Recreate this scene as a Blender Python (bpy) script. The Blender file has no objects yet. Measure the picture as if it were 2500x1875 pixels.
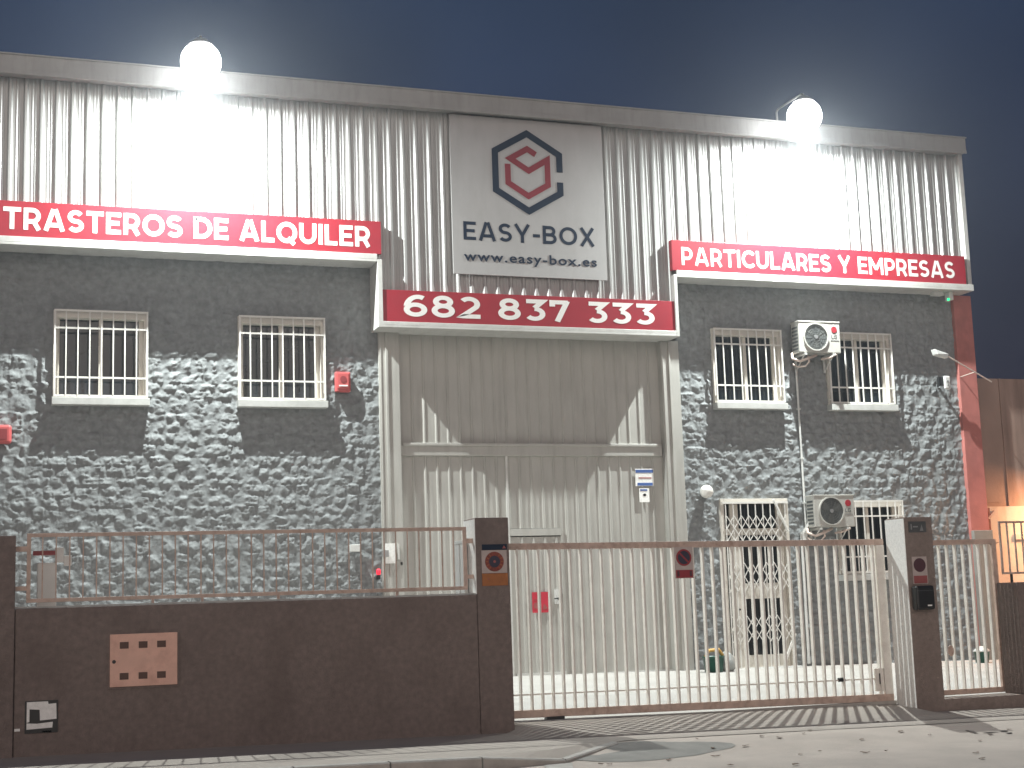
import bpy, bmesh, math, random
import numpy as np
from mathutils import Vector, Matrix
random.seed(7)
rng = np.random.default_rng(11)
R = math.radians
sc = bpy.context.scene

# ------------------------------------------------------------------ camera
cam_d = bpy.data.cameras.new('camera'); cam = bpy.data.objects.new('camera', cam_d)
sc.collection.objects.link(cam); sc.camera = cam
cam_d.sensor_fit = 'HORIZONTAL'; cam_d.sensor_width = 36.0
cam_d.lens = 36.0 * 3600 / 2500
cam_d.clip_start = 0.1; cam_d.clip_end = 2000
yaw, pitch, roll = R(19.811), R(8.452), R(-1.9235)
cyw, syw, cp_, sp_ = math.cos(yaw), math.sin(yaw), math.cos(pitch), math.sin(pitch)
w = Vector((syw*cp_, cyw*cp_, sp_)); r = Vector((cyw, -syw, 0)); u = r.cross(w)
cr, sr = math.cos(roll), math.sin(roll)
r2 = r*cr + u*sr; u2 = u*cr - r*sr
M = Matrix((r2, u2, -w)).transposed().to_4x4(); M.translation = Vector((0, 0, 1.62))
cam.matrix_world = M

# ------------------------------------------------------------------ world: night sky over a lit town
world = bpy.data.worlds.new('World'); sc.world = world; world.use_nodes = True
nt = world.node_tree; nt.nodes.clear()
out = nt.nodes.new('ShaderNodeOutputWorld'); bg = nt.nodes.new('ShaderNodeBackground')
tc = nt.nodes.new('ShaderNodeTexCoord'); sep = nt.nodes.new('ShaderNodeSeparateXYZ')
rmp = nt.nodes.new('ShaderNodeValToRGB'); mix = nt.nodes.new('ShaderNodeMix'); mix.data_type = 'RGBA'
nz = nt.nodes.new('ShaderNodeTexNoise'); nz.inputs['Scale'].default_value = 3.0; nz.inputs['Detail'].default_value = 3
sky = nt.nodes.new('ShaderNodeTexSky'); sky.sky_type = 'NISHITA'; sky.sun_disc = False
sky.sun_elevation = R(-4); sky.sun_rotation = R(200)
nt.links.new(tc.outputs['Generated'], sep.inputs[0]); nt.links.new(sep.outputs['Z'], rmp.inputs[0])
e = rmp.color_ramp.elements
e[0].position = 0.0; e[0].color = (.046, .038, .050, 1)
e[1].position = 0.42; e[1].color = (.030, .054, .112, 1)
x_ = e.new(.20); x_.color = (.030, .036, .068, 1)
x_ = e.new(.32); x_.color = (.026, .043, .094, 1)
nt.links.new(tc.outputs['Generated'], nz.inputs['Vector'])
mr = nt.nodes.new('ShaderNodeMapRange'); mr.inputs[1].default_value = .35; mr.inputs[2].default_value = .7
mr.inputs[3].default_value = .56; mr.inputs[4].default_value = 1.02
nt.links.new(nz.outputs[0], mr.inputs[0])
sc_ = nt.nodes.new('ShaderNodeVectorMath'); sc_.operation = 'SCALE'
nt.links.new(rmp.outputs[0], sc_.inputs[0]); nt.links.new(mr.outputs[0], sc_.inputs['Scale'])
ad = nt.nodes.new('ShaderNodeVectorMath'); ad.operation = 'MULTIPLY_ADD'; ad.inputs[1].default_value = (.04, .04, .04)
nt.links.new(sky.outputs[0], ad.inputs[0]); nt.links.new(sc_.outputs[0], ad.inputs[2])
nt.links.new(ad.outputs[0], bg.inputs[0]); bg.inputs[1].default_value = 1.0
nt.links.new(bg.outputs[0], out.inputs[0])

# ------------------------------------------------------------------ assumed street lighting behind the camera, added as one very soft, low, warm sun
sd = bpy.data.lights.new('assumed_street_glow', 'SUN'); sd.energy = 1.4; sd.angle = R(70); sd.color = (1, .86, .76)
so = bpy.data.objects.new('assumed_street_glow', sd); sc.collection.objects.link(so)
so.rotation_euler = (Vector((.25, 1, -.13))).to_track_quat('-Z', 'Y').to_euler()

sc.view_settings.view_transform = 'Standard'; sc.view_settings.look = 'None'
sc.view_settings.exposure = 0; sc.view_settings.gamma = 1; sc.view_settings.use_curve_mapping = False
sc.cycles.max_bounces = 8; sc.cycles.diffuse_bounces = 4; sc.cycles.sample_clamp_indirect = 6
sc.cycles.use_denoising = True

# ------------------------------------------------------------------ materials
def mat(name, col, rough=.6, metal=0, vary=.12, nscale=3.0, bump=0.0, bscale=60, stretch=(1, 1, 1), dirt=None, dirt_amt=.0, dscale=2.0, dstretch=(1,1,1), emit=None, es=0, spec=.5):
    m = bpy.data.materials.new(name); m.use_nodes = True
    n, l = m.node_tree.nodes, m.node_tree.links
    b = n['Principled BSDF']
    b.inputs['Roughness'].default_value = rough; b.inputs['Metallic'].default_value = metal
    b.inputs['Specular IOR Level'].default_value = spec
    t = n.new('ShaderNodeTexCoord'); mp = n.new('ShaderNodeMapping'); mp.inputs['Scale'].default_value = stretch
    l.new(t.outputs['Object'], mp.inputs[0])
    no = n.new('ShaderNodeTexNoise'); no.inputs['Scale'].default_value = nscale; no.inputs['Detail'].default_value = 6
    l.new(mp.outputs[0], no.inputs['Vector'])
    g = n.new('ShaderNodeMapRange'); g.inputs[1].default_value = .3; g.inputs[2].default_value = .7
    g.inputs[3].default_value = 1 - vary; g.inputs[4].default_value = 1 + vary
    l.new(no.outputs[0], g.inputs[0])
    s = n.new('ShaderNodeVectorMath'); s.operation = 'SCALE'; s.inputs[0].default_value = col[:3]
    l.new(g.outputs[0], s.inputs['Scale'])
    last = s.outputs[0]
    if dirt:
        mp2 = n.new('ShaderNodeMapping'); mp2.inputs['Scale'].default_value = dstretch
        l.new(t.outputs['Object'], mp2.inputs[0])
        n2 = n.new('ShaderNodeTexNoise'); n2.inputs['Scale'].default_value = dscale; n2.inputs['Detail'].default_value = 8; n2.inputs['Roughness'].default_value = .65
        l.new(mp2.outputs[0], n2.inputs['Vector'])
        g2 = n.new('ShaderNodeMapRange'); g2.inputs[1].default_value = .48; g2.inputs[2].default_value = .72; g2.inputs[4].default_value = dirt_amt
        l.new(n2.outputs[0], g2.inputs[0])
        mx = n.new('ShaderNodeMix'); mx.data_type = 'RGBA'
        l.new(g2.outputs[0], mx.inputs[0]); l.new(last, mx.inputs[6]); mx.inputs[7].default_value = (*dirt, 1)
        last = mx.outputs[2]
    l.new(last, b.inputs['Base Color'])
    if bump:
        n3 = n.new('ShaderNodeTexNoise'); n3.inputs['Scale'].default_value = bscale; n3.inputs['Detail'].default_value = 5
        l.new(t.outputs['Object'], n3.inputs['Vector'])
        bp = n.new('ShaderNodeBump'); bp.inputs['Strength'].default_value = 1; bp.inputs['Distance'].default_value = bump
        l.new(n3.outputs[0], bp.inputs['Height']); l.new(bp.outputs[0], b.inputs['Normal'])
    if emit:
        b.inputs['Emission Color'].default_value = (*emit, 1); b.inputs['Emission Strength'].default_value = es
    return m

MT = {}
MT['stone'] = mat('split stone', (.225, .236, .24), .85, vary=.2, nscale=9, bump=.006, bscale=55, dirt=(.155, .158, .157), dirt_amt=.6, dscale=3)
MT['clad'] = mat('cladding sheet', (.40, .40, .39), .38, .3, vary=.05, nscale=2.5, dirt=(.28, .275, .26), dirt_amt=.4, dscale=2.2, dstretch=(3, 1, .25), bump=.0006, bscale=25)
MT['coping'] = mat('coping sheet', (.34, .335, .325), .5, .2, vary=.08, nscale=2, dirt=(.25, .245, .23), dirt_amt=.6, dscale=3, dstretch=(3, 1, .4))
MT['trim'] = mat('white trim', (.58, .575, .55), .45, .1, vary=.05, dirt=(.33, .31, .28), dirt_amt=.4, dscale=4)
MT['door'] = mat('door sheet', (.43, .42, .39), .5, .1, vary=.05, nscale=2, dirt=(.27, .255, .23), dirt_amt=.4, dscale=2.5, dstretch=(3, 1, .3), bump=.0006, bscale=30)
MT['red'] = mat('sign red', (.31, .014, .028), .4, vary=.05, nscale=3, dirt=(.24, .018, .03), dirt_amt=.4, dscale=2)
MT['letter'] = mat('letter white', (.78, .76, .73), .45, vary=.03)
MT['panelw'] = mat('panel white', (.40, .39, .385), .45, vary=.04, nscale=2, dirt=(.34, .33, .32), dirt_amt=.5, dscale=3, dstretch=(2, 1, .5))
MT['navy'] = mat('logo navy', (.012, .022, .045), .7, vary=.05, spec=.2)
MT['logored'] = mat('logo red', (.21, .012, .025), .6, vary=.05)
MT['frame'] = mat('window frame', (.62, .58, .52), .45, vary=.04)
MT['grille'] = mat('grille paint', (.72, .70, .66), .4, vary=.04)
MT['glass'] = mat('dark glass', (.012, .016, .02), .12, vary=.3, nscale=1.5, spec=.6)
MT['dark'] = mat('interior dark', (.02, .02, .022), .8)
MT['sill'] = mat('stone sill', (.46, .46, .44), .7, vary=.1, nscale=8, bump=.001)
MT['salmon'] = mat('salmon render', (.42, .145, .125), .85, vary=.12, nscale=4, bump=.003, bscale=40, dirt=(.27, .10, .09), dirt_amt=.5, dscale=2, dstretch=(2, 2, .6))
MT['brown'] = mat('brown render', (.20, .157, .14), .9, vary=.16, nscale=14, bump=.010, bscale=45, dirt=(.125, .093, .082), dirt_amt=.6, dscale=1.6, dstretch=(1, 1, .7))
MT['brown_streetlit'] = mat('streetlit brown render', (.25, .198, .172), .9, vary=.16, nscale=14, bump=.010, bscale=45, dirt=(.19, .145, .125), dirt_amt=.6, dscale=1.6, dstretch=(1, 1, .7))  # brown render made paler: street light from the right put into the colour
MT['brownpaint'] = mat('brown metal paint', (.56, .42, .35), .5, .0, vary=.15, nscale=8, dirt=(.30, .18, .13), dirt_amt=.7, dscale=12)
MT['gatepaint'] = mat('gate bar paint', (.80, .76, .70), .45, vary=.08, nscale=6, dirt=(.6, .53, .46), dirt_amt=.5, dscale=10)
MT['nbr'] = mat('neighbour render', (.32, .22, .18), .9, vary=.12, nscale=1.2, bump=.003, bscale=20, dirt=(.15, .10, .08), dirt_amt=.7, dscale=1.2, dstretch=(2.5, 1, .15))
MT['cream'] = mat('cream render', (.62, .50, .40), .85, vary=.06, nscale=2, bump=.002, dirt=(.5, .35, .26), dirt_amt=.5, dscale=3)
MT['road'] = mat('worn concrete road', (.47, .40, .35), .9, vary=.08, nscale=1.3, bump=.004, bscale=70, dirt=(.37, .315, .275), dirt_amt=.7, dscale=1.1)
MT['pave'] = mat('pavement concrete', (.41, .355, .31), .9, vary=.12, nscale=2.2, bump=.004, bscale=60, dirt=(.29, .25, .22), dirt_amt=.7, dscale=2.2)
MT['kerb'] = mat('kerb stone', (.42, .39, .355), .85, vary=.1, nscale=5, bump=.003, bscale=60, dirt=(.28, .26, .24), dirt_amt=.5, dscale=6)
MT['patch'] = mat('cement patch', (.24, .225, .205), .9, vary=.12, nscale=5, bump=.003, bscale=60)
MT['yard'] = mat('yard concrete', (.42, .40, .375), .85, vary=.07, nscale=1.5, bump=.003, bscale=50, dirt=(.33, .30, .27), dirt_amt=.5, dscale=1.2)
MT['ac'] = mat('ac casing', (.42, .41, .38), .45, vary=.05, nscale=4, dirt=(.31, .30, .26), dirt_amt=.4, dscale=5)
MT['acdark'] = mat('ac fan dark', (.075, .08, .08), .6, vary=.2, nscale=8)
MT['acgrille'] = mat('ac guard wire', (.12, .125, .12), .5)
MT['alarm'] = mat('alarm red plastic', (.50, .10, .10), .4, vary=.06)
MT['alarmdark'] = mat('alarm dark', (.25, .04, .045), .5)
MT['plastic'] = mat('white plastic', (.62, .62, .60), .4, vary=.04)
MT['black'] = mat('black plastic', (.012, .012, .013), .35, vary=.1)
MT['metalgrey'] = mat('grey metal', (.35, .35, .35), .4, .6)
MT['meter'] = mat('salmon cabinet door', (.78, .48, .38), .7, vary=.08, nscale=6, bump=.001, dirt=(.55, .29, .22), dirt_amt=.6, dscale=5)
MT['meterdark'] = mat('cabinet vent', (.12, .07, .055), .8)
MT['signw'] = mat('sign plate white', (.50, .42, .39), .5, vary=.08, nscale=9)
MT['signred'] = mat('sign ring red', (.30, .02, .03), .45, vary=.08)
MT['signfade'] = mat('faded sign red', (.33, .085, .08), .5, vary=.1, nscale=10)
MT['signnavy'] = mat('sign disc navy', (.025, .02, .045), .45)
MT['maroon'] = mat('faded sign disc', (.08, .025, .035), .5, vary=.1, nscale=10)
MT['orange'] = mat('sign orange', (.36, .12, .025), .5, vary=.15, nscale=14)
MT['ringred'] = mat('rusty ring', (.22, .035, .02), .5, vary=.25, nscale=20)
MT['notice_red'] = mat('notice red', (.50, .025, .05), .45, vary=.05)
MT['blue'] = mat('sticker blue', (.06, .12, .33), .5)
MT['green'] = mat('green plastic', (.012, .07, .05), .4, vary=.12, nscale=10)
MT['yellow'] = mat('yellow plastic', (.62, .36, .10), .45, vary=.1)
MT['bag'] = mat('grey bag', (.30, .31, .30), .5, vary=.15, nscale=14, bump=.01, bscale=14)
MT['leaf'] = mat('dry leaf', (.13, .075, .04), .8, vary=.3, nscale=20)
MT['paper'] = mat('white paper', (.86, .85, .82), .6, vary=.08, nscale=25)
MT['copper'] = mat('pipe wrap', (.52, .42, .37), .55, vary=.1)
MT['globe'] = mat('opal globe', (.72, .70, .66), .3, vary=.02)
MT['lens'] = mat('lamp lens', (.9, .9, .9), .3, emit=(.97, .99, 1), es=16)
MT['redled'] = mat('red beacon', (.6, .02, .04), .3, emit=(1, .03, .06), es=1.0)
MT['greenled'] = mat('green led', (.02, .5, .2), .3, emit=(.02, 1, .35), es=1.6)
MT['assumed_warmlens'] = mat('assumed warm lamp lens', (.9, .7, .5), .3, emit=(1, .55, .25), es=8)  # lens of the assumed lamp added out of view on the neighbour
MT['body'] = mat('building body', (.30, .29, .28), .85, vary=.08, bump=.002)

# ------------------------------------------------------------------ mesh helpers
class MB:
    def __init__(s): s.v, s.f = [], []
    def box(s, x0, x1, y0, y1, z0, z1):
        b = len(s.v)
        s.v += [(x0,y0,z0),(x1,y0,z0),(x1,y1,z0),(x0,y1,z0),(x0,y0,z1),(x1,y0,z1),(x1,y1,z1),(x0,y1,z1)]
        s.f += [tuple(b+i for i in q) for q in ((0,3,2,1),(4,5,6,7),(0,1,5,4),(1,2,6,5),(2,3,7,6),(3,0,4,7))]
        return s
    def bar(s, a, b_, w=.02, h=None):
        a, b_ = Vector(a), Vector(b_); d = (b_-a).normalized(); h = h or w
        up = Vector((0,0,1)) if abs(d.z) < .9 else Vector((0,1,0))
        sx = d.cross(up).normalized()*(w/2); sy = sx.cross(d).normalized()*(h/2)
        k = len(s.v)
        for p in (a, b_):
            s.v += [tuple(p-sx-sy), tuple(p+sx-sy), tuple(p+sx+sy), tuple(p-sx+sy)]
        s.f += [tuple(k+i for i in q) for q in ((0,1,2,3),(7,6,5,4),(0,4,5,1),(1,5,6,2),(2,6,7,3),(3,7,4,0))]
        return s
    def tube(s, pts, rad=.02, n=10):
        pts = [Vector(p) for p in pts]; k = len(s.v); m = len(pts); ref = Vector((0, 0, 1))
        for i, p in enumerate(pts):
            d = (pts[min(i+1, m-1)]-pts[max(i-1, 0)]).normalized()
            up = ref if abs(d.z) < .9 else Vector((0, 1, 0))
            sx = d.cross(up).normalized(); sy = sx.cross(d)
            rr = rad[i] if isinstance(rad, (list, tuple)) else rad
            s.v += [tuple(p+sx*rr*math.cos(2*math.pi*j/n)+sy*rr*math.sin(2*math.pi*j/n)) for j in range(n)]
        for i in range(m-1):
            for j in range(n):
                a, b_ = k+i*n+j, k+i*n+(j+1) % n; s.f.append((a, b_, b_+n, a+n))
        s.f.append(tuple(k+j for j in range(n))[::-1]); s.f.append(tuple(k+(m-1)*n+j for j in range(n)))
        return s
    def poly(s, pts, y0, y1):          # outline in XZ given thickness along Y
        k = len(s.v); n = len(pts)
        s.v += [(p[0], y0, p[1]) for p in pts] + [(p[0], y1, p[1]) for p in pts]
        s.f.append(tuple(range(k, k+n))); s.f.append(tuple(range(k+2*n-1, k+n-1, -1)))
        for i in range(n): j = (i+1) % n; s.f.append((k+i, k+n+i, k+n+j, k+j))
        return s
    def disc(s, cx, cz, rad, y0, y1, n=32, rz=None):
        rz = rz or rad
        return s.poly([(cx+rad*math.cos(2*math.pi*i/n), cz+rz*math.sin(2*math.pi*i/n)) for i in range(n)], y0, y1)
    def ring(s, cx, cz, ro, ri, y0, y1, n=40):
        k = len(s.v)
        for y in (y0, y1):
            for rr in (ro, ri):
                s.v += [(cx+rr*math.cos(2*math.pi*i/n), y, cz+rr*math.sin(2*math.pi*i/n)) for i in range(n)]
        for i in range(n):
            j = (i+1) % n
            o0, i0, o1, i1 = k, k+n, k+2*n, k+3*n
            s.f += [(o0+i, o0+j, i0+j, i0+i), (o1+j, o1+i, i1+i, i1+j), (o0+j, o0+i, o1+i, o1+j), (i0+i, i0+j, i1+j, i1+i)]
        return s
    def lathe(s, c, prof, axis='Z', n=24):   # prof list of (r, h)
        k = len(s.v)
        for rr, h in prof:
            for i in range(n):
                a = 2*math.pi*i/n
                if axis == 'Z': s.v.append((c[0]+rr*math.cos(a), c[1]+rr*math.sin(a), c[2]+h))
                else: s.v.append((c[0]+rr*math.cos(a), c[1]+h, c[2]+rr*math.sin(a)))
        for p in range(len(prof)-1):
            for i in range(n):
                a, b_ = k+p*n+i, k+p*n+(i+1) % n; s.f.append((a, b_, b_+n, a+n))
        s.f.append(tuple(k+i for i in range(n))[::-1]); s.f.append(tuple(k+(len(prof)-1)*n+i for i in range(n)))
        return s
    def build(s, name, m, parent=None, bevel=0, smooth=False):
        me = bpy.data.meshes.new(name); me.from_pydata(s.v, [], s.f)
        bm = bmesh.new(); bm.from_mesh(me); bmesh.ops.recalc_face_normals(bm, faces=bm.faces); bm.to_mesh(me); bm.free()
        me.materials.append(MT[m] if isinstance(m, str) else m)
        o = bpy.data.objects.new(name, me); sc.collection.objects.link(o)
        if smooth:
            for p in me.polygons: p.use_smooth = len(p.vertices) == 4
        if bevel:
            b = o.modifiers.new('bevel', 'BEVEL'); b.width = bevel; b.segments = 2; b.limit_method = 'ANGLE'
        if parent: adopt(o, parent)
        return o
def adopt(o, p):
    o.parent = p
    o.matrix_parent_inverse = world_of(p).inverted()
def world_of(p):
    m = Matrix.Translation(p.location)
    if p.parent: m = world_of(p.parent) @ p.matrix_parent_inverse @ m
    return m
def tag(o, label=None, cat=None, group=None, kind=None):
    if label: o['label'] = label
    if cat: o['category'] = cat
    if group: o['group'] = group
    if kind: o['kind'] = kind
    return o
def empty(name, loc, label, cat, group=None):
    o = bpy.data.objects.new(name, None); sc.collection.objects.link(o); o.location = loc; o.empty_display_size = .2
    return tag(o, label, cat, group)
def copy_thing(root, delta, label):
    def rec(o, par):
        c = o.copy(); sc.collection.objects.link(c)
        if par: c.parent = par
        for ch in o.children: rec(ch, c)
        return c
    c = rec(root, None); c.location = root.location + Vector(delta); c['label'] = label
    return c
def text(name, body, x0, x1, z0, z1, y, m, parent, bold=.02, thick=.01, space=1.0):
    cu = bpy.data.curves.new(name, 'FONT'); cu.body = body; cu.size = 1; cu.offset = bold; cu.extrude = .01; cu.space_character = space
    cu.resolution_u = 4
    o = bpy.data.objects.new(name, cu); sc.collection.objects.link(o)
    me = bpy.data.meshes.new_from_object(o.evaluated_get(bpy.context.evaluated_depsgraph_get()))
    bpy.data.objects.remove(o)
    n = len(me.vertices); co = np.empty(n*3); me.vertices.foreach_get('co', co); co = co.reshape(-1, 3)
    lo, hi = co.min(0), co.max(0)
    X = x0+(co[:, 0]-lo[0])/(hi[0]-lo[0])*(x1-x0); Z = z0+(co[:, 1]-lo[1])/(hi[1]-lo[1])*(z1-z0)
    Y = np.where(co[:, 2] > 0, y-thick, y+.002)
    me.vertices.foreach_set('co', np.stack([X, Y, Z], 1).ravel()); me.materials.clear(); me.materials.append(MT[m]); me.update()
    o = bpy.data.objects.new(name, me); sc.collection.objects.link(o); adopt(o, parent)
    return o

# geometric capitals cut from plate: every letter is a set of strokes of even width
def arc(cx, cy, rx, ry, a0, a1, n=None):
    n = n or max(4, int(abs(a1-a0)/11))
    return [(cx+rx*math.cos(R(a0+(a1-a0)*i/n)), cy+ry*math.sin(R(a0+(a1-a0)*i/n))) for i in range(n+1)]
h_, t_ = .095, .905
GL = {
 'T': (.78, [[(0, t_), (.78, t_)], [(.39, t_), (.39, 0)]]),
 'L': (.62, [[(h_, 1), (h_, h_), (.62, h_)]]),
 'E': (.67, [[(.67, t_), (h_, t_), (h_, h_), (.67, h_)], [(h_, .505), (.60, .505)]]),
 'I': (.19, [[(h_, 0), (h_, 1)]]),
 'A': (.94, [[(.095, 0), (.43, 1)], [(.51, 1), (.845, 0)], [(.2, .27), (.74, .27)]]),
 'P': (.74, [[(h_, 0), (h_, 1)], [(h_, t_)]+arc(.38, .64, .265, .265, 90, -90)+[(h_, .375)]]),
 'R': (.76, [[(h_, 0), (h_, 1)], [(h_, t_)]+arc(.38, .645, .265, .26, 90, -90)+[(h_, .385)], [(.44, .40), (.67, 0)]]),
 'D': (.86, [[(h_, t_)]+arc(.37, .5, .395, .405, 90, -90)+[(h_, h_), (h_, t_+.09)]]),
 'O': (1.0, [arc(.5, .5, .405, .405, 0, 360)]),
 'Q': (1.0, [arc(.5, .5, .405, .405, 0, 360), [(.55, .24), (.86, -.06)]]),
 'U': (.84, [[(h_, 1)]+arc(.42, .42, .325, .325, 180, 360)+[(.745, 1)]]),
 'C': (.86, [arc(.5, .5, .405, .405, 43, 317)]),
 'S': (.72, [arc(.36, .7025, .255, .2025, 28, 270)[:-1]+arc(.36, .2975, .265, .2025, 90, -152)]),
 'Y': (.86, [[(.075, 1), (.43, .40)], [(.43, .40), (.785, 1)], [(.43, .42), (.43, 0)]]),
 'M': (1.02, [[(h_, 0), (h_, 1)], [(.925, 0), (.925, 1)], [(.12, .94), (.51, .30)], [(.51, .30), (.90, .94)]]),
 'B': (.78, [[(h_, 0), (h_, 1)], [(h_, t_)]+arc(.40, .71, .22, .195, 90, -90)+[(h_, .515)], [(h_, .51)]+arc(.42, .3025, .255, .2075, 90, -90)+[(h_, h_)]]),
 'X': (.84, [[(.09, 0), (.75, 1)], [(.09, 1), (.75, 0)]]),
 '-': (.42, [[(.02, .42), (.40, .42)]]), ' ': (.30, []),
 '6': (.76, [arc(.385, .32, .285, .225, 0, 360), arc(.47, .40, .375, .505, 172, 62)]),
 '8': (.76, [arc(.38, .72, .235, .185, 0, 360), arc(.38, .31, .285, .215, 0, 360)]),
 '2': (.70, [arc(.335, .66, .265, .245, 145, -35)+[(.10, .10), (.14, h_), (.70, h_)]]),
 '3': (.70, [[(.05, t_), (.60, t_), (.33, .60)], arc(.33, .325, .27, .23, 90, -145)]),
 '7': (.72, [[(.04, t_), (.64, t_)], [(.62, 1-.03), (.25, 0)], [(.095, 1), (.095, .70)]]),
}
def strokes_mesh(b, pts, wd, fx, y0, y1, closed=False):
    P2 = [Vector(p) for p in pts]
    if (P2[0]-P2[-1]).length < 1e-4: P2 = P2[:-1]; closed = True
    n = len(P2); L, Q = [], []
    for i, p in enumerate(P2):
        d0 = (p-P2[i-1]).normalized() if i > 0 or closed else None
        d1 = (P2[(i+1) % n]-p).normalized() if i < n-1 or closed else None
        d0 = d0 or d1; d1 = d1 or d0
        t = (d0+d1).normalized(); nn = Vector((-t.y, t.x)); kf = wd/2/max(.4, nn.dot(Vector((-d0.y, d0.x))))
        L.append(fx(p+nn*kf)); Q.append(fx(p-nn*kf))
    k = len(b.v)
    for y in (y0, y1): b.v += [(x, y, z) for x, z in L]+[(x, y, z) for x, z in Q]
    for i in range(n if closed else n-1):
        j = (i+1) % n
        b.f += [(k+i, k+j, k+n+j, k+n+i), (k+2*n+i, k+3*n+i, k+3*n+j, k+2*n+j), (k+i, k+2*n+i, k+2*n+j, k+j), (k+n+i, k+n+j, k+3*n+j, k+3*n+i)]
    if not closed: b.f += [(k, k+n, k+3*n, k+2*n), (k+n-1, k+3*n-1, k+4*n-1, k+2*n-1)]
def plate_text(body, x0, x1, z0, z1, y, m, parent, gap=.14, wd=.19):
    tot = sum(GL[c][0] for c in body)+gap*(len(body)-1)
    sx = (x1-x0)/tot; hz = z1-z0; b = MB(); cx = 0; k = 0
    for c in body:
        for st in GL[c][1]:
            f = lambda p, cx=cx: (x0+(cx+p[0])*sx, z0+p[1]*hz)
            strokes_mesh(b, st, wd, f, y-.003-.0005*(k % 4), y+.001); k += 1
        cx += GL[c][0]+gap
    o = b.build('lettering', m, parent)
    return o

# ------------------------------------------------------------------ ground
def base(x): return -.014*(min(max(x, -20), 40)-6.4)
def sm(a, b, x): t = min(max((x-a)/(b-a), 0), 1); return t*t*(3-2*t)
def grid(name, xs, ys, fz, m, label=None, kind='structure', amp=.004):
    v, f = [], []
    for y in ys:
        for x in xs: v.append((x, y, fz(x, y)+amp*(random.random()-.5)))
    nx = len(xs)
    for j in range(len(ys)-1):
        for i in range(nx-1): f.append((j*nx+i, j*nx+i+1, (j+1)*nx+i+1, (j+1)*nx+i))
    me = bpy.data.meshes.new(name); me.from_pydata(v, [], f); me.materials.append(MT[m])
    for p in me.polygons: p.use_smooth = True
    o = bpy.data.objects.new(name, me); sc.collection.objects.link(o); o['kind'] = kind
    return o
fr = lambda a, b, s: list(np.arange(a, b+1e-6, s))
KY = 15.30
def pav_z(x, y): return base(x) - .085*sm(16.5, 15.4, y)*sm(5.2, 6.6, x)
def kerb_y(x): return KY + .0*x + 1.15*sm(5.6, 7.4, x)      # the kerb curls back to the gateway
def road_z(x, y):
    z = base(x) - .125
    if x > 5.2: z += sm(5.2, 6.8, x)*.10*sm(15.0, 16.4, y)
    return z
def yard_z(x, y): return base(x) + .10 + .23*min(max((y-18.5)/7.5, 0), 1)
grid('road', [-600, -200, -60, -20]+fr(-6, 24, .5)+[40, 80, 200, 600], [-300, -100, -30, 0, 6]+fr(8, 14.5, .5)+fr(14.6, 16.6, .1), road_z, 'road')
# pavement: follows the kerb line
xs = fr(-12, 30, .25); v, f = [], []
NJ = 14
for j in range(NJ+1):
    for x in xs:
        y = kerb_y(x) + (18.46-kerb_y(x))*j/NJ
        z = base(x)
        if j == 0: z = base(x)+(road_z(x, y)+.006-base(x))*sm(4.8, 6.4, x)
        z += .09*sm(16.7, 18.35, y)*sm(6.3, 6.42, x)*(1-sm(12.34, 12.4, x))
        v.append((x, y, z+.003*random.random()))
nx = len(xs)
for j in range(NJ):
    for i in range(nx-1): f.append((j*nx+i, j*nx+i+1, (j+1)*nx+i+1, (j+1)*nx+i))
me = bpy.data.meshes.new('pavement'); me.from_pydata(v, [], f); me.materials.append(MT['pave'])
o = bpy.data.objects.new('pavement', me); sc.collection.objects.link(o); o['kind'] = 'structure'
# kerb stones
k = MB()
x = -8.0
while x < 6.9:
    x1 = x+.98
    a = kerb_y(x); b_ = kerb_y(x1)
    kk = len(k.v)
    for (xx, yy) in ((x, a), (x1, b_)):
        zt = base(xx)+.006+(road_z(xx, yy)+.012-base(xx))*sm(4.8, 6.4, xx)
        k.v += [(xx, yy-.14, zt-.3), (xx, yy-.14, zt-.015), (xx, yy-.12, zt), (xx, yy+.02, zt), (xx, yy+.02, zt-.3)]
    for i in range(5): j = (i+1) % 5; k.f.append((kk+i, kk+j, kk+5+j, kk+5+i))
    k.f += [tuple(kk+i for i in range(5)), tuple(kk+5+i for i in range(4, -1, -1))]
    x += 1.0
o = k.build('kerb', 'kerb'); o['kind'] = 'structure'
grid('yard', fr(-6, 24, .5), fr(18.44, 26.4, .4), yard_z, 'yard')
def blob(cx, cy, rx, ry, fz, name, m, n=40, seed=1, jag=.25, pts=None):
    rr = random.Random(seed); v = [(cx, cy, fz(cx, cy)+.006)]; ph = [rr.random()*6 for _ in range(5)]
    for i in range(n):
        a = 2*math.pi*i/n; k_ = 1+jag*sum(math.sin((j+2)*a+ph[j])/(j+2) for j in range(5))
        x, y = cx+rx*k_*math.cos(a), cy+ry*k_*math.sin(a); v.append((x, y, fz(x, y)+.005))
    me = bpy.data.meshes.new(name); me.from_pydata(v, [], [(0, 1+i, 1+(i+1) % n) for i in range(n)]); me.materials.append(MT[m])
    o = bpy.data.objects.new(name, me); sc.collection.objects.link(o); o['kind'] = 'structure'; return o
blob(7.0, 15.7, 1.0, .62, road_z, 'road_patch', 'patch', seed=4)
o = MB()
o.v = [(5.38, 14.1, road_z(5.3, 14)+.006), (5.62, 14.1, road_z(5.5, 14)+.006), (6.05, 15.28, road_z(6, 15.2)+.006), (5.72, 15.28, road_z(5.8, 15.2)+.006)]; o.f = [(0, 1, 2, 3)]
o = o.build('road_joint', 'kerb'); o['kind'] = 'structure'
blob(5.85, 14.35, .2, .3, lambda x, y: road_z(x, y)+.002, 'road_stain', 'leaf', seed=9, jag=.7)
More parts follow.
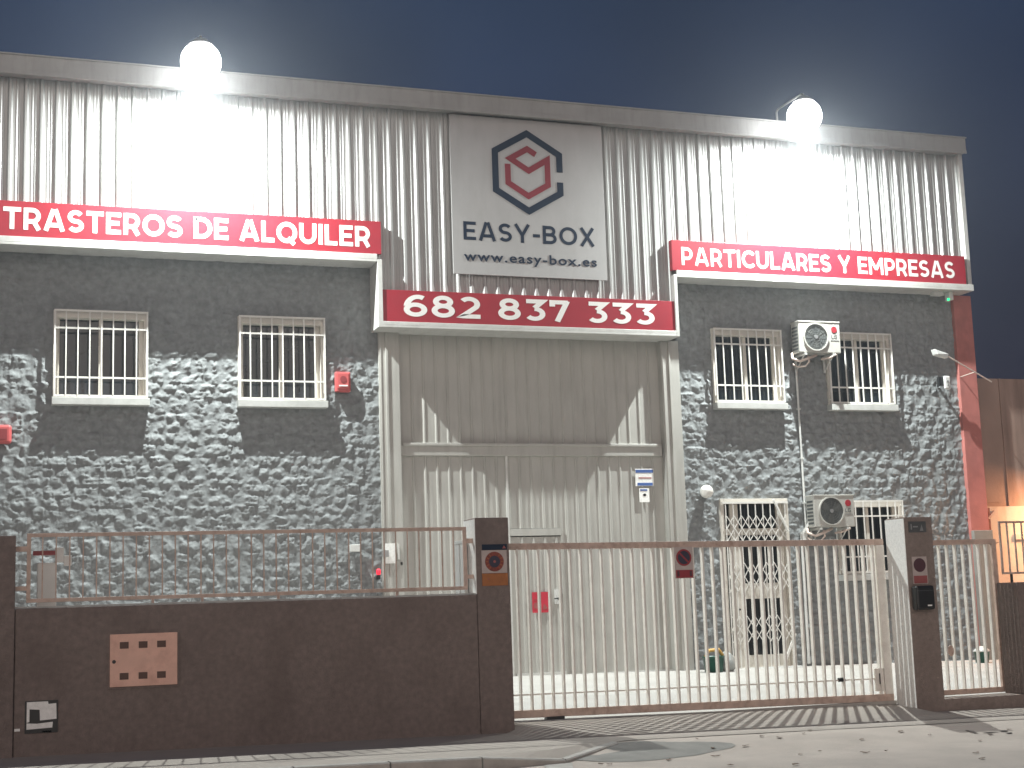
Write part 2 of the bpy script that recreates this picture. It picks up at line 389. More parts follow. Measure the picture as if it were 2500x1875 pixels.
for qx, qy, qa, qb in ((11.55, 15.72, .05, .09), (11.75, 15.62, .09, .03), (11.66, 15.5, .04, .03), (11.98, 15.66, .07, .035), (11.95, 15.52, .05, .03)):
    blob(qx, qy, qa, qb, lambda x, y: road_z(x, y)+.002, 'road_stain', 'black', seed=int(qx*10), jag=.5, n=14)

# ------------------------------------------------------------------ rough stone facing
def vnoise(X, Z, s, seed):
    g = np.random.default_rng(seed).random((256, 256)); x, z = X*s+1000, Z*s+1000
    xi, zi = np.floor(x).astype(int), np.floor(z).astype(int); fx, fz = x-xi, z-zi
    fx, fz = fx*fx*(3-2*fx), fz*fz*(3-2*fz)
    a = g[xi % 256, zi % 256]; b = g[(xi+1) % 256, zi % 256]; c = g[xi % 256, (zi+1) % 256]; d = g[(xi+1) % 256, (zi+1) % 256]
    return (a*(1-fx)+b*fx)*(1-fz)+(c*(1-fx)+d*fx)*fz
def stone_wall(name, x0, x1, z0, z1, holes, parent, seed):
    st = .0175
    nx, nz_ = int(round((x1-x0)/st))+1, int(round((z1-z0)/st))+1
    X, Z = np.meshgrid(np.linspace(x0, x1, nx), np.linspace(z0, z1, nz_))
    D = np.zeros_like(X); rg = np.random.default_rng(seed)
    zc = z0
    wx = X + .025*(vnoise(X, Z, 5, seed+1)-.5); wz = Z + .03*(vnoise(X, Z, 3.5, seed+2)-.5)
    while zc < z1:
        h = rg.choice([.13, .17, .2, .22, .26]); xc = x0-rg.random()*.3
        row = (wz >= zc) & (wz < zc+h)
        while xc < x1:
            wd = rg.uniform(.14, .42); mk = row & (wx >= xc) & (wx < xc+wd)
            if mk.any():
                u_ = (wx[mk]-xc)/wd; v_ = (wz[mk]-zc)/h
                edge = np.minimum(np.minimum(u_, 1-u_)*wd, np.minimum(v_, 1-v_)*h)
                dome = np.clip(edge/.035, 0, 1)**.5
                dome = np.clip(edge/.018, 0, 1)
                hh = np.full(u_.shape, rg.uniform(.022, .048))
                xx_, zz_ = (u_-.5)*wd, (v_-.5)*h
                for _ in range(int(rg.integers(5, 9))):       # chiselled facets
                    a_ = rg.uniform(0, 2*math.pi); sl = rg.uniform(.05, .32); of = rg.uniform(.014, .040)
                    hh = np.minimum(hh, of - sl*(xx_*math.cos(a_)+zz_*math.sin(a_)))
                D[mk] = dome*np.clip(hh, -.008, .05)
            xc += wd
        zc += h
    # chiselled faces: ridged noise
    n = np.zeros_like(X)
    for s, a in ((5, .008), (11, .0095), (20, .009), (34, .0055)):
        q = vnoise(X+.9*vnoise(X, Z, s*.7, seed+7)/s, Z*1.05+.7*vnoise(X, Z, s*.8, seed+8)/s, s, seed+int(s*3))
        n += a*(1-2*np.abs(q-.5)*2)
    n = n-n.mean()
    D = D + n*np.clip(D/.012, .25, 1)
    Y = 26.0 - D
    keep = np.ones((nz_-1, nx-1), bool); cx = (X[:-1, :-1]+X[1:, 1:])/2; cz = (Z[:-1, :-1]+Z[1:, 1:])/2
    for hx0, hx1, hz0, hz1 in holes: keep &= ~((cx > hx0) & (cx < hx1) & (cz > hz0) & (cz < hz1))
    idx = np.arange(nx*nz_).reshape(nz_, nx)
    q = np.stack([idx[:-1, :-1], idx[:-1, 1:], idx[1:, 1:], idx[1:, :-1]], -1)[keep]
    me = bpy.data.meshes.new(name); me.vertices.add(nx*nz_)
    me.vertices.foreach_set('co', np.stack([X, Y, Z], -1).astype(np.float32).ravel())
    me.loops.add(q.size); me.loops.foreach_set('vertex_index', q.astype(np.int32).ravel())
    me.polygons.add(len(q)); me.polygons.foreach_set('loop_start', np.arange(0, q.size, 4, dtype=np.int32))
    me.polygons.foreach_set('loop_total', np.full(len(q), 4, np.int32)); me.update(calc_edges=True); me.validate()
    me.materials.append(MT['stone'])
    o = bpy.data.objects.new(name, me); sc.collection.objects.link(o); adopt(o, parent)
    return o

# ------------------------------------------------------------------ warehouse
WH = empty('warehouse', (9.7, 26, 0), 'grey warehouse front with ribbed metal cladding above rough stone walls and a tall metal door', 'building')
WIN = [(1.05, 2.63, 5.33, 6.85), (4.19, 5.76, 5.33, 6.85), (13.61, 15.16, 5.42, 6.92), (16.22, 17.76, 5.42, 6.92), (16.22, 17.76, 1.97, 3.45)]
DOOR = (13.60, 15.10, .18, 3.51)
hl = [(a+.03, b-.03, c+.02, d-.03) for a, b, c, d in WIN] + [(DOOR[0]+.03, DOOR[1]-.03, 0, DOOR[3]-.03)]
stone_wall('stone_wall', -.35, 6.79, -.1, 7.9, hl, WH, 21)
stone_wall('stone_wall', 12.83, 19.41, -.25, 7.9, hl, WH, 33)
b = MB(); b.box(-.35, 19.6, 26.45, 46, -.3, 10.9); b.box(-.35, 6.6, 26.4, 26.45, -.3, 10.9); b.build('rear_body', 'body', WH)
# cladding
P = .2565
def profile(x0, x1):
    pts = []; k0 = math.floor((x0-.02)/P)-1
    for i in range(k0, int(x1/P)+3):
        c = .285+i*P
        pts += [(c-.045, 0), (c-.018, -.034), (c+.018, -.034), (c+.045, 0), (c+.088, 0), (c+.096, -.006), (c+.112, -.006), (c+.120, 0), (c+.142, 0), (c+.150, -.006), (c+.166, -.006), (c+.174, 0)]
    pts = sorted(p for p in pts if x0 < p[0] < x1)
    return [(x0, 0)]+pts+[(x1, 0)]
def clad(x0, x1, z0, z1, y, b, prof=None):
    pr = prof or profile(x0, x1); k = len(b.v)
    for x, d in pr: b.v += [(x, y+d, z0), (x, y+d, z1)]
    for i in range(len(pr)-1): b.f.append((k+2*i, k+2*i+2, k+2*i+3, k+2*i+1))
CY = 25.60
b = MB(); clad(-.3, 6.66, 7.88, 10.9, CY, b); clad(6.66, 12.64, 6.7, 10.9, CY, b); clad(12.64, 19.52, 7.88, 10.9, CY, b)
b.build('cladding', 'clad', WH)
b = MB(); b.box(-.4, 19.62, 25.34, 26.5, 10.82, 11.13); b.box(-.4, 19.62, 25.325, 25.345, 10.79, 10.87); b.box(-.42, 19.64, 25.32, 25.42, 11.13, 11.16)
b.build('coping', 'coping', WH, bevel=.006)
b = MB()
b.box(-.35, 6.64, 25.43, 26.02, 7.84, 7.885); b.box(-.35, 6.64, 25.43, 25.47, 7.885, 7.985)
b.box(12.66, 19.6, 25.43, 26.02, 7.82, 7.865); b.box(12.66, 19.6, 25.43, 25.47, 7.865, 7.955)
b.box(6.73, 12.59, 25.43, 26.15, 6.635, 6.675); b.box(6.73, 12.59, 25.43, 25.47, 6.675, 6.745)
b.box(6.64, 6.73, 25.43, 26.02, 6.635, 7.885); b.box(12.59, 12.66, 25.43, 26.02, 6.635, 7.865)
b.box(19.52, 19.62, 25.50, 26.45, 7.865, 10.83)
b.build('trim', 'trim', WH, bevel=.006)
# seams of trim pieces
b = MB(); b.box(2.86, 3.0, 25.424, 25.432, 7.84, 7.90); b.build('trim_seam', 'trim', WH); b = MB(); b.box(14.76, 14.9, 25.424, 25.432, 7.82, 7.88); b.build('trim_seam', 'trim', WH)
# door jambs
for nm, xa, xb, rg_ in (('door_jamb', 6.76, 7.15, (6.88, 6.93)), ('door_jamb', 12.47, 12.86, (12.62, 12.66))):
    b = MB(); b.box(xa, xb, 25.93, 26.2, -.1, 6.64); b.box(*rg_, 25.90, 25.93, -.1, 6.64); b.box(xa+.02, xa+.05, 25.915, 25.93, -.1, 6.64)
    b.build(nm, 'door', WH, bevel=.006)
# big metal door
b = MB()
def door_prof(x0, x1, c0):
    pts = []
    c = c0
    while c < x1:
        pts += [(c-.03, 0), (c-.012, -.02), (c+.012, -.02), (c+.03, 0)]; c += .23
    return [(x0, 0)]+[p for p in pts if x0 < p[0] < x1]+[(x1, 0)]
clad(7.15, 12.47, 4.60, 6.66, 26.10, b, door_prof(7.15, 12.47, 7.42)); clad(7.15, 12.47, 3.0, 4.36, 26.10, b, door_prof(7.15, 12.47, 7.42))
clad(7.15, 9.22, .1, 3.0, 26.10, b, door_prof(7.15, 9.22, 7.42)); clad(10.28, 12.47, .1, 3.0, 26.10, b, door_prof(10.28, 12.47, 10.41))
DR = b.build('industrial_door', 'door', WH)
b = MB(); b.poly([(7.17, 4.36), (12.45, 4.36), (12.45, 4.60), (7.17, 4.60)], 26.03, 26.12); b.box(7.2, 12.4, 26.0, 26.03, 4.54, 4.60)
b.build('door_rail', 'door', DR, bevel=.012)
b = MB(); b.box(9.20, 9.245, 26.05, 26.1, .25, 4.36); b.box(7.15, 12.47, 26.06, 26.1, .12, .27); b.build('door_edge', 'trim', DR, bevel=.004)
b = MB(); clad(9.26, 10.26, .28, 2.84, 26.085, b, door_prof(9.26, 10.26, 9.49)); WK = b.build('wicket_door', 'door', WH)
b = MB(); b.box(9.22, 10.28, 26.055, 26.1, 2.86, 2.99); b.box(9.245, 9.262, 26.06, 26.1, .28, 2.86); b.box(10.262, 10.28, 26.06, 26.1, .28, 2.86); b.build('door_frame', 'door', WK, bevel=.004)
b = MB(); b.box(9.3, 10.27, 26.02, 26.08, .27, .33); b.build('threshold', 'trim', WK)
b = MB(); b.box(10.1, 10.2, 26.04, 26.09, 1.58, 1.85); b.build('lock_plate', 'plastic', WK); b = MB(); b.tube([(10.16, 26.04, 1.68), (10.16, 25.97, 1.68)], .02); b.tube([(10.16, 25.985, 1.68), (10.06, 25.985, 1.68)], .012); b.build('handle', 'black', WK)

# windows
def make_window(x0, x1, z0, z1, nm='window'):
    b = MB(); t = .075
    b.box(x0, x0+t, 25.93, 26.14, z0, z1); b.box(x1-t, x1, 25.93, 26.14, z0, z1)
    b.box(x0+t, x1-t, 25.93, 26.14, z1-.13, z1); b.box(x0+t, x1-t, 25.93, 26.14, z0, z0+.06)
    xm = (x0+x1)/2
    b.box(xm-.035, xm+.035, 26.03, 26.10, z0+.06, z1-.13)
    b.box(x1-t-.075, x1-t, 26.05, 26.10, z0+.06, z1-.13); b.box(x0+t, x0+t+.03, 26.04, 26.10, z0+.06, z1-.13)
    w_ = b.build(nm, 'frame', WH, bevel=.004)
    p = MB().box(x0+t, x1-t, 26.105, 26.12, z0+.05, z1-.12).build('pane', 'glass', w_)
    b = MB()
    g0, g1 = x0+.01, x1-.01; yb = 25.86
    for zz in (z0+.03, z0+.345, z1-.32, z1-.015): b.box(g0, g1, yb-.012, yb+.012, zz-.015, zz+.015)
    for xx in (g0+.012, g1-.012): b.box(xx-.014, xx+.014, yb-.014, yb+.014, z0+.02, z1)
    for zz in (z0+.1, z1-.1):
        for xx in (g0+.01, g1-.01): b.box(xx-.01, xx+.01, yb+.01, 25.95, zz-.01, zz+.01)
    g_ = b.build('grille', 'grille', w_)
    n = 7
    for i in range(n):
        xx = g0+(g1-g0)*(i+1)/(n+1)
        MB().box(xx-.0105, xx+.0105, yb-.020, yb+.002, z0+.045, z1-.03).build('grille_bar', 'grille', w_)
    s = MB(); s.box(x0-.02, x1+.02, 25.80, 26.12, z0-.13, z0-.005); s.build('sill', 'sill', w_, bevel=.006)
    return w_
for q in WIN: make_window(*q)
# glazed entrance with folding lattice gate
x0, x1, z0, z1 = DOOR
b = MB(); b.box(x0, x0+.07, 25.92, 26.14, z0, z1); b.box(x1-.07, x1, 25.92, 26.14, z0, z1); b.box(x0+.07, x1-.07, 25.92, 26.14, z1-.09, z1); b.box(x0+.07, x1-.07, 25.92, 26.14, z0, z0+.05)
b.box(x0+.26, x0+.44, 26.05, 26.10, z0+.05, z1-.09); b.box(x1-.2, x1-.07, 26.05, 26.10, z0+.05, z1-.09)
b.box(x0+.07, x1-.07, 26.055, 26.095, 2.80, 2.93); b.box(x0+.44, x1-.2, 26.055, 26.095, 1.55, 1.85); b.box(x0+.07, x1-.07, 26.055, 26.095, z0+.05, z0+.28)
EN = b.build('entrance_door', 'frame', WH, bevel=.004)
MB().box(x0+.07, x1-.07, 26.11, 26.125, z0, z1-.05).build('pane', 'glass', EN)
MB().tube([(x0+.35, 26.05, 1.35), (x0+.35, 26.0, 1.35)], .02).build('handle', 'black', EN)
n = 8; gx = [x0+.09+(x1-x0-.18)*i/n for i in range(n+1)]
fl = MB()
for xx in gx: fl.box(xx-.009, xx+.009, 25.885, 25.905, z0+.06, z1-.1)
fl.box(x0+.02, x1-.02, 25.88, 25.91, z1-.10, z1-.06); fl.box(x0+.02, x1-.02, 25.88, 25.91, z0+.03, z0+.06)
LG_ = fl.build('folding_gate', 'grille', EN)
for za, zb in ((2.68, 3.17), (1.70, 2.25), (.72, 1.22)):
    b = MB(); zm = (za+zb)/2
    for i in range(n):
        xa, xb = gx[i], gx[i+1]
        for p, q in ((za, zm), (zm, zb)):
            b.bar((xa, 25.872, p), (xb, 25.872, q), .006, .016); b.bar((xa, 25.865, q), (xb, 25.865, p), .006, .016)
    b.build('lattice', 'grille', EN)
b = MB(); b.bar((14.74, 25.84, 3.48), (15.03, 25.84, 2.85), .03, .055); b.build('brace', 'grille', EN); b = MB(); b.bar((14.78, 25.84, .3), (15.05, 25.84, .85), .03, .045); b.build('brace', 'grille', EN)
b = MB(); b.box(x0-.1, x1+.1, 25.7, 26.1, -.05, z0+.04); b.build('doorstep', 'sill', WH, bevel=.01)

# salmon party wall
b = MB(); b.box(19.41, 19.86, 25.90, 46, -.4, 7.815)
tag(b.build('party_wall', 'salmon', bevel=.008), 'salmon red end wall running up the right edge of the stone front', 'wall')
b = MB(); b.box(19.395, 19.865, 25.80, 25.895, -.3, 2.80)
tag(b.build('plinth_wall', 'patch', bevel=.008), 'low grey wall piece at the foot of the salmon end wall', 'wall')
# signs -----------------------------------------------------------------
def sign(name, label, x0, x1, z0, z1, body, tx, tz, bold, space=1.0):
    b = MB(); b.box(x0, x1, 25.452, 25.56, z0, z1)
    r_ = b.build(name, 'red', bevel=.003); tag(r_, label, 'sign')
    plate_text(body, tx[0], tx[1], tz[0], tz[1], 25.452, 'letter', r_, space, bold)
    return r_
sign('shop_sign', 'long red sign reading TRASTEROS DE ALQUILER in white letters', -.12, 6.725, 7.99, 8.60, 'TRASTEROS DE ALQUILER', (.20, 6.52), (8.11, 8.49), .205, .12)
sign('shop_sign', 'red sign reading 682 837 333 in white digits above the tall door', 6.735, 12.585, 6.75, 7.335, '682 837 333', (7.12, 12.15), (6.85, 7.26), .19, .15)
sign('shop_sign', 'red sign reading PARTICULARES Y EMPRESAS in white letters on the right', 12.585, 19.44, 7.96, 8.565, 'PARTICULARES Y EMPRESAS', (12.79, 19.16), (8.07, 8.43), .175, .12)
b = MB(); b.box(8.11, 11.21, 25.50, 25.53, 7.70, 10.78)
LP = b.build('logo_panel', 'panelw', bevel=.003); tag(LP, 'square white panel with blue and red hexagon logo and EASY-BOX lettering', 'sign')
Cx, Cz = 9.65, 9.745
def hexp(rx, rz):  # pointy-top hexagon
    return [(Cx, Cz+rz), (Cx+rx, Cz+rz*.5), (Cx+rx, Cz-rz*.5), (Cx, Cz-rz), (Cx-rx, Cz-rz*.5), (Cx-rx, Cz+rz*.5)]
def stroke(pts, wd, name, m, y0=25.492, y1=25.502, closed=False):
    b = MB(); n = len(pts); L, Rr = [], []
    P2 = [Vector(p) for p in pts]
    for i, p in enumerate(P2):
        d0 = (p-P2[i-1]).normalized() if i > 0 or closed else None
        d1 = (P2[(i+1) % n]-p).normalized() if i < n-1 or closed else None
        d0 = d0 or d1; d1 = d1 or d0
        t = (d0+d1).normalized(); nn = Vector((-t.y, t.x)); kf = wd/2/max(.35, nn.dot(Vector((-d0.y, d0.x))))
        L.append(p+nn*kf); Rr.append(p-nn*kf)
    for i in range(n if closed else n-1):
        j = (i+1) % n
        b.poly([L[i][:], L[j][:], Rr[j][:], Rr[i][:]], y0, y1)
    return b.build(name, m, LP)
rx, rz = .655, .765
stroke([(Cx+rx, Cz-.03+.07), (Cx+rx, Cz+rz*.5), (Cx, Cz+rz), (Cx-rx, Cz+rz*.5), (Cx-rx, Cz-rz*.5), (Cx, Cz-rz), (Cx+rx, Cz-rz*.5), (Cx+rx, Cz-.16)], .125, 'logo_hexagon', 'navy')
stroke([(Cx+.13, Cz+.385), (Cx-.01, Cz+.475), (Cx-.36, Cz+.275), (Cx-.01, Cz+.06), (Cx+.20, Cz+.19), (Cx+.41, Cz+.235), (Cx+.41, Cz-.235), (Cx, Cz-.475), (Cx-.41, Cz-.235), (Cx-.41, Cz+.17)], .115, 'logo_mark', 'logored') if False else None
stroke([(Cx+.17, Cz+.36), (Cx-.0, Cz+.46), (Cx-.35, Cz+.25), (Cx+.02, Cz+.03), (Cx+.405, Cz+.27), (Cx+.405, Cz-.23), (Cx+.0, Cz-.47), (Cx-.405, Cz-.23), (Cx-.405, Cz+.14)], .112, 'logo_mark', 'logored')
plate_text('EASY-BOX', 8.32, 10.98, 8.355, 8.715, 25.50, 'navy', LP, .13, .17)
text('lettering', 'www.easy-box.es', 8.32, 11.0, 7.90, 8.14, 25.50, 'navy', LP, .014, .008, 1.15)

# floodlights --------------------------------------------------------------
def flood(x, label):
    y, z = 24.55, 10.90
    t = empty('floodlight', (x, 25.4, 11.16), label, 'lamp', 'floodlights on the roof edge')
    b = MB(); b.lathe((x, y, z), [(.08, .50), (.12, .49), (.15, .45), (.20, .42), (.21, .385)], n=32); b.build('housing', 'metalgrey', t, smooth=True)
    b = MB(); b.tube([(x, y, z+.50), (x, y, z+.55), (x, y+.05, z+.58), (x, 25.55, z+.58), (x, 25.6, z+.53), (x, 25.6, 11.16)], .022); b.box(x-.09, x+.09, 25.52, 25.68, 11.155, 11.175); b.build('bracket', 'metalgrey', t)
    pr = [(.345*math.cos(a), .10+.345*math.sin(a)) for a in np.linspace(-1.52, 1.0, 20)]
    b = MB(); b.lathe((x, y, z), pr, n=32); b.build('lens', 'lens', t, smooth=True)
    l = bpy.data.lights.new('flood_beam', 'AREA'); l.shape = 'DISK'; l.size = .10; l.energy = 1900; l.color = (.93, 1, .97)
    lo = bpy.data.objects.new('flood_beam', l); sc.collection.objects.link(lo); lo.location = (x, y, z-.26); adopt(lo, t)
    return t
flood(3.36, 'blazing round floodlight on the roof edge above the TRASTEROS sign')
flood(15.21, 'blazing round floodlight on the roof edge above the PARTICULARES sign')

# air conditioners -----------------------------------------------------------
def ac(x0, x1, z0, z1, label, dx=0):
    t = empty('air_conditioner', ((x0+x1)/2, 25.97, z0), label, 'air conditioner', 'outdoor units on the stone wall')
    b = MB(); b.box(x0, x1, 25.56, 25.86, z0, z1)
    cs = b.build('casing', 'ac', t, bevel=.015)
    b = MB(); b.box(x0-.004, x1+.004, 25.55, 25.87, z1-.01, z1+.02); b.build('top_cover', 'ac', t, bevel=.006)
    b = MB()
    for i in range(7):
        zz = z0+.06+i*(z1-z0-.12)/7; b.box(x0-.006, x0+.002, 25.60, 25.82, zz, zz+.04)
    b.build('side_louvre', 'acdark', t)
    cx, cz, rr = x0+.385, (z0+z1)/2+.005, .275
    b = MB(); b.disc(cx, cz, rr-.01, 25.552, 25.558, 40); b.build('fan_opening', 'acdark', t)
    b = MB(); b.ring(cx, cz, rr+.012, rr-.014, 25.530, 25.562, 44); b.build('fan_ring', 'ac', t)
    b = MB()
    for k_ in range(5): 
        q = .05+.045*k_; b.ring(cx, cz, q+.0025, q-.0025, 25.538, 25.543, 36)
    for a in range(12):
        ca, sa = math.cos(a*math.pi/6), math.sin(a*math.pi/6); b.bar((cx+.05*ca, 25.541, cz+.05*sa), (cx+.27*ca, 25.541, cz+.27*sa), .005, .005)
    b.build('fan_guard', 'acgrille', t)
    b = MB()
    for k_ in range(3):
        a0 = k_*2.094+.4; pts = [(cx+rd*math.cos(a0+da), cz+rd*math.sin(a0+da)) for rd, da in ((.05, -.4), (.15, -.35), (.24, -.25), (.245, .35), (.15, .5), (.05, .5))]
        b.poly(pts, 25.549, 25.5515)
    b.build('fan_blade', 'acgrille', t)
    b = MB(); b.disc(cx, cz, .04, 25.532, 25.552, 20); b.build('fan_hub', 'metalgrey', t)
    b = MB(); b.disc(x1-.14, z1-.15, .066, 25.552, 25.559, 28); b.build('logo_disc', 'signred', t)
    text('lettering', 'LG', x1-.21, x1-.08, z1-.335, z1-.255, 25.56, 'acgrille', t, .02, .004)
    b = MB(); b.box(x1-.23, x1-.04, 25.555, 25.559, z1-.38, z1-.365); b.build('name_plate', 'metalgrey', t)
    for xx in (x0+.12, x1-.18):
        b = MB(); b.box(xx-.02, xx+.02, 25.52, 26.0, z0-.055, z0-.012); b.box(xx-.02, xx+.02, 25.93, 25.97, z0-.35, z0-.055); b.bar((xx, 25.6, z0-.05), (xx, 25.94, z0-.32), .02); b.build('wall_bracket', 'trim', t)
    b = MB()
    pts = []
    for i in range(18):
        a = i/17; pts.append((x0+.02-.12*math.sin(a*3.1)+.30*a*(1-a), 25.74+.16*a, z0+.03-.36*math.sin(a*2.2)))
    b.tube([(x0+.45, 25.68, z0-.03), (x0+.25, 25.62, z0-.10), (x0+.05, 25.66, z0-.17), (x0-.05, 25.78, z0-.10), (x0+.0, 25.86, z0+.02)], .028)
    b.tube([(x0+.22, 25.62, z0-.06), (x0+.24, 25.62, z0-.18), (x0+.16, 25.65, z0-.27), (x0+.05, 25.75, z0-.27), (x0+.0, 25.86, z0-.2)], .02)
    b.tube([(x1-.42, 25.66, z0-.12), (x1-.25, 25.6, z0-.09), (x1-.12, 25.56, z0-.03)], .022)
    b.build('pipe_bundle', 'copper', t, smooth=True)
    return t
ac(15.38, 16.34, 6.42, 7.05, 'upper air conditioner unit between the two barred windows on the right')
ac(15.48, 16.40, 2.91, 3.53, 'lower air conditioner unit beside the folding lattice entrance')
b = MB(); b.tube([(15.49, 25.93, 6.12), (15.49, 25.93, 2.0), (15.49, 25.93, .2)], .021); b.tube([(15.37, 25.92, 2.82), (15.36, 25.92, .25)], .03); b.bar((15.37, 25.9, 2.78), (15.52, 25.8, 3.05), .05); b.box(15.36, 15.44, 25.86, 25.94, 2.62, 2.84)
for zz in (5.3, 4.3, 3.4, 1.5): b.box(15.46, 15.52, 25.90, 25.97, zz, zz+.03)
tag(b.build('conduit', 'plastic', smooth=False), 'thin white conduit running down the stone wall between the two air conditioners', 'pipe')

# alarms, lamps, small fittings ----------------------------------------------
t = empty('alarm_box', (6.07, 26, 5.5), 'square red alarm box between the second barred window and the tall door', 'alarm box', 'red alarm boxes on the wall')
b = MB(); b.box(5.93, 6.21, 25.86, 25.97, 5.50, 5.87); b.build('housing', 'alarm', t, bevel=.02)
b = MB(); b.box(5.965, 6.175, 25.845, 25.862, 5.56, 5.84); b.build('cover', 'alarm', t, bevel=.008)
b = MB(); b.disc(6.07, 5.73, .06, 25.838, 25.847, 20); b.build('sounder', 'alarmdark', t)
b = MB(); b.box(5.99, 6.15, 25.838, 25.847, 5.60, 5.625); b.build('louvre', 'letter', t)
t = empty('alarm_box', (.26, 26, 4.53), 'pinkish rounded alarm box at the left edge below the sign', 'alarm box', 'red alarm boxes on the wall')
b = MB(); b.box(.10, .40, 25.83, 25.97, 4.53, 4.85); b.build('housing', 'alarm', t, bevel=.045)
b = MB(); b.box(.17, .33, 25.82, 25.832, 4.60, 4.78); b.build('sounder', 'alarmdark', t, bevel=.004)
t = empty('globe_lamp', (13.27, 26, 3.5), 'white unlit globe lamp on the stone wall left of the lattice entrance', 'lamp')
b = MB(); b.lathe((13.27, 25.84, 3.65), [(.13*math.sin(a), -.13*math.cos(a)) for a in np.linspace(.12, 3.02, 15)], n=28); b.build('globe', 'globe', t, smooth=True)
b = MB(); b.lathe((13.27, 25.93, 3.65), [(.06, 0), (.07, .02), (.07, .06)], axis='Y'); b.build('base', 'plastic', t)
t = empty('security_camera', (19.1, 25.8, 7.8), 'small security camera with a green light under the right sign', 'camera')
b = MB(); b.box(18.74, 18.98, 25.64, 25.78, 7.74, 7.82); b.build('mount', 'plastic', t, bevel=.006)
b = MB(); b.box(19.09, 19.20, 25.60, 25.76, 7.64, 7.82); b.build('body', 'plastic', t, bevel=.015)
b = MB(); b.lathe((19.07, 25.60, 7.65), [(.001, -.02), (.022, -.012), (.03, 0), (.03, .02)], axis='Y', n=16); b.build('indicator', 'greenled', t)
t = empty('arm_lamp', (19.55, 25.4, 5.9), 'white unlit spotlight on a slanting rod before the salmon end wall', 'lamp')
b = MB(); b.tube([(18.50, 25.1, 6.37), (19.60, 25.1, 5.82)], .014); b.tube([(19.2, 25.1, 6.02), (19.45, 25.92, 6.05)], .01); b.build('arm', 'copper', t)
b = MB()
b.v = [(18.22, 25.04, 6.47), (18.22, 25.18, 6.47), (18.56, 25.17, 6.38), (18.56, 25.05, 6.38), (18.27, 25.02, 6.36), (18.27, 25.20, 6.36), (18.53, 25.17, 6.29), (18.53, 25.05, 6.29)]
b.f = [(0, 1, 2, 3), (7, 6, 5, 4), (0, 4, 5, 1), (1, 5, 6, 2), (2, 6, 7, 3), (3, 7, 4, 0)]
b.build('head', 'plastic', t, bevel=.01)
t = empty('motion_sensor', (18.9, 26, 5.8), 'small white rounded sensor with a black bracket under the slanting rod', 'sensor')
b = MB(); b.box(18.83, 18.98, 25.62, 25.68, 5.74, 6.02); b.build('cover', 'plastic', t, bevel=.03)
b = MB(); b.box(18.74, 18.86, 25.68, 25.76, 5.82, 6.0); b.bar((18.84, 25.72, 5.88), (18.9, 25.97, 5.86), .04); b.build('bracket', 'black', t)
b = MB(); b.disc(18.90, 5.90, .025, 25.612, 25.622); b.disc(18.91, 5.82, .02, 25.612, 25.622); b.build('lens', 'metalgrey', t)
b = MB(); b.box(6.15, 6.34, 25.83, 25.97, 2.62, 2.75); tag(b.build('emergency_light', 'plastic', bevel=.01), 'small white box on the stone wall left of the tall door', 'light')
t = empty('intercom', (6.9, 25.93, 2.43), 'white notice plate with a small box on the left door jamb', 'intercom')
b = MB(); b.box(6.80, 7.0, 25.885, 25.90, 2.40, 2.76); b.build('plate', 'paper', t)
b = MB(); b.box(6.73, 6.85, 25.84, 25.89, 2.52, 2.64); b.build('keypad', 'metalgrey', t, bevel=.005)
b = MB(); b.box(7.03, 7.06, 25.87, 25.93, 2.47, 2.75); b.build('handle', 'trim', t)
b = MB(); b.box(7.09, 7.12, 25.9, 25.93, 2.37, 2.42); b.build('lock', 'black', t)
t = empty('beacon', (6.66, 26, 2.1), 'small glowing red beacon on the stone wall edge by the left door jamb', 'light')
b = MB(); b.lathe((6.66, 25.87, 2.20), [(.03, 0), (.04, .02), (.04, .09), (.02, .11)], n=14); b.build('lamp', 'redled', t, smooth=True)
b = MB(); b.lathe((6.66, 25.87, 2.12), [(.035, 0), (.035, .08)], n=14); b.box(6.64, 6.68, 25.87, 25.97, 2.12, 2.16); b.build('socket', 'black', t)
b = MB(); b.box(9.64, 9.98, 26.045, 26.052, 1.43, 1.81); RN = b.build('door_notice', 'notice_red'); tag(RN, 'red safety notice on the small door within the tall door', 'notice')
b = MB(); b.disc(9.72, 1.56, .06, 26.040, 26.046, 20); b.poly([(9.84, 1.48), (9.95, 1.50), (9.87, 1.60)], 26.040, 26.046); b.poly([(9.68, 1.66), (9.78, 1.66), (9.76, 1.67), (9.68, 1.675)], 26.04, 26.046); b.build('pictogram', 'signfade', RN)
b = MB(); b.box(11.86, 12.25, 26.055, 26.065, 3.78, 4.12); S1 = b.build('door_sticker', 'paper'); tag(S1, 'white sticker with blue bands high on the tall door, right side', 'sticker')
b = MB(); b.box(11.87, 12.24, 26.050, 26.056, 4.04, 4.10); b.build('blue_band', 'blue', S1); b = MB(); b.box(11.90, 12.22, 26.050, 26.056, 3.79, 3.845); b.build('blue_band', 'blue', S1)
b = MB(); b.box(11.93, 12.2, 26.050, 26.056, 3.93, 3.95); b.build('text_line', 'signfade', S1)
b = MB(); b.box(11.93, 12.14, 26.055, 26.065, 3.47, 3.74); S2 = b.build('door_sticker', 'paper'); tag(S2, 'smaller white sticker with a dark dot below the blue banded sticker', 'sticker')
b = MB(); b.box(11.95, 12.10, 26.050, 26.056, 3.69, 3.72); b.build('blue_band', 'blue', S2); b = MB(); b.disc(12.04, 3.61, .035, 26.050, 26.056, 12, .025); b.build('pictogram', 'black', S2)
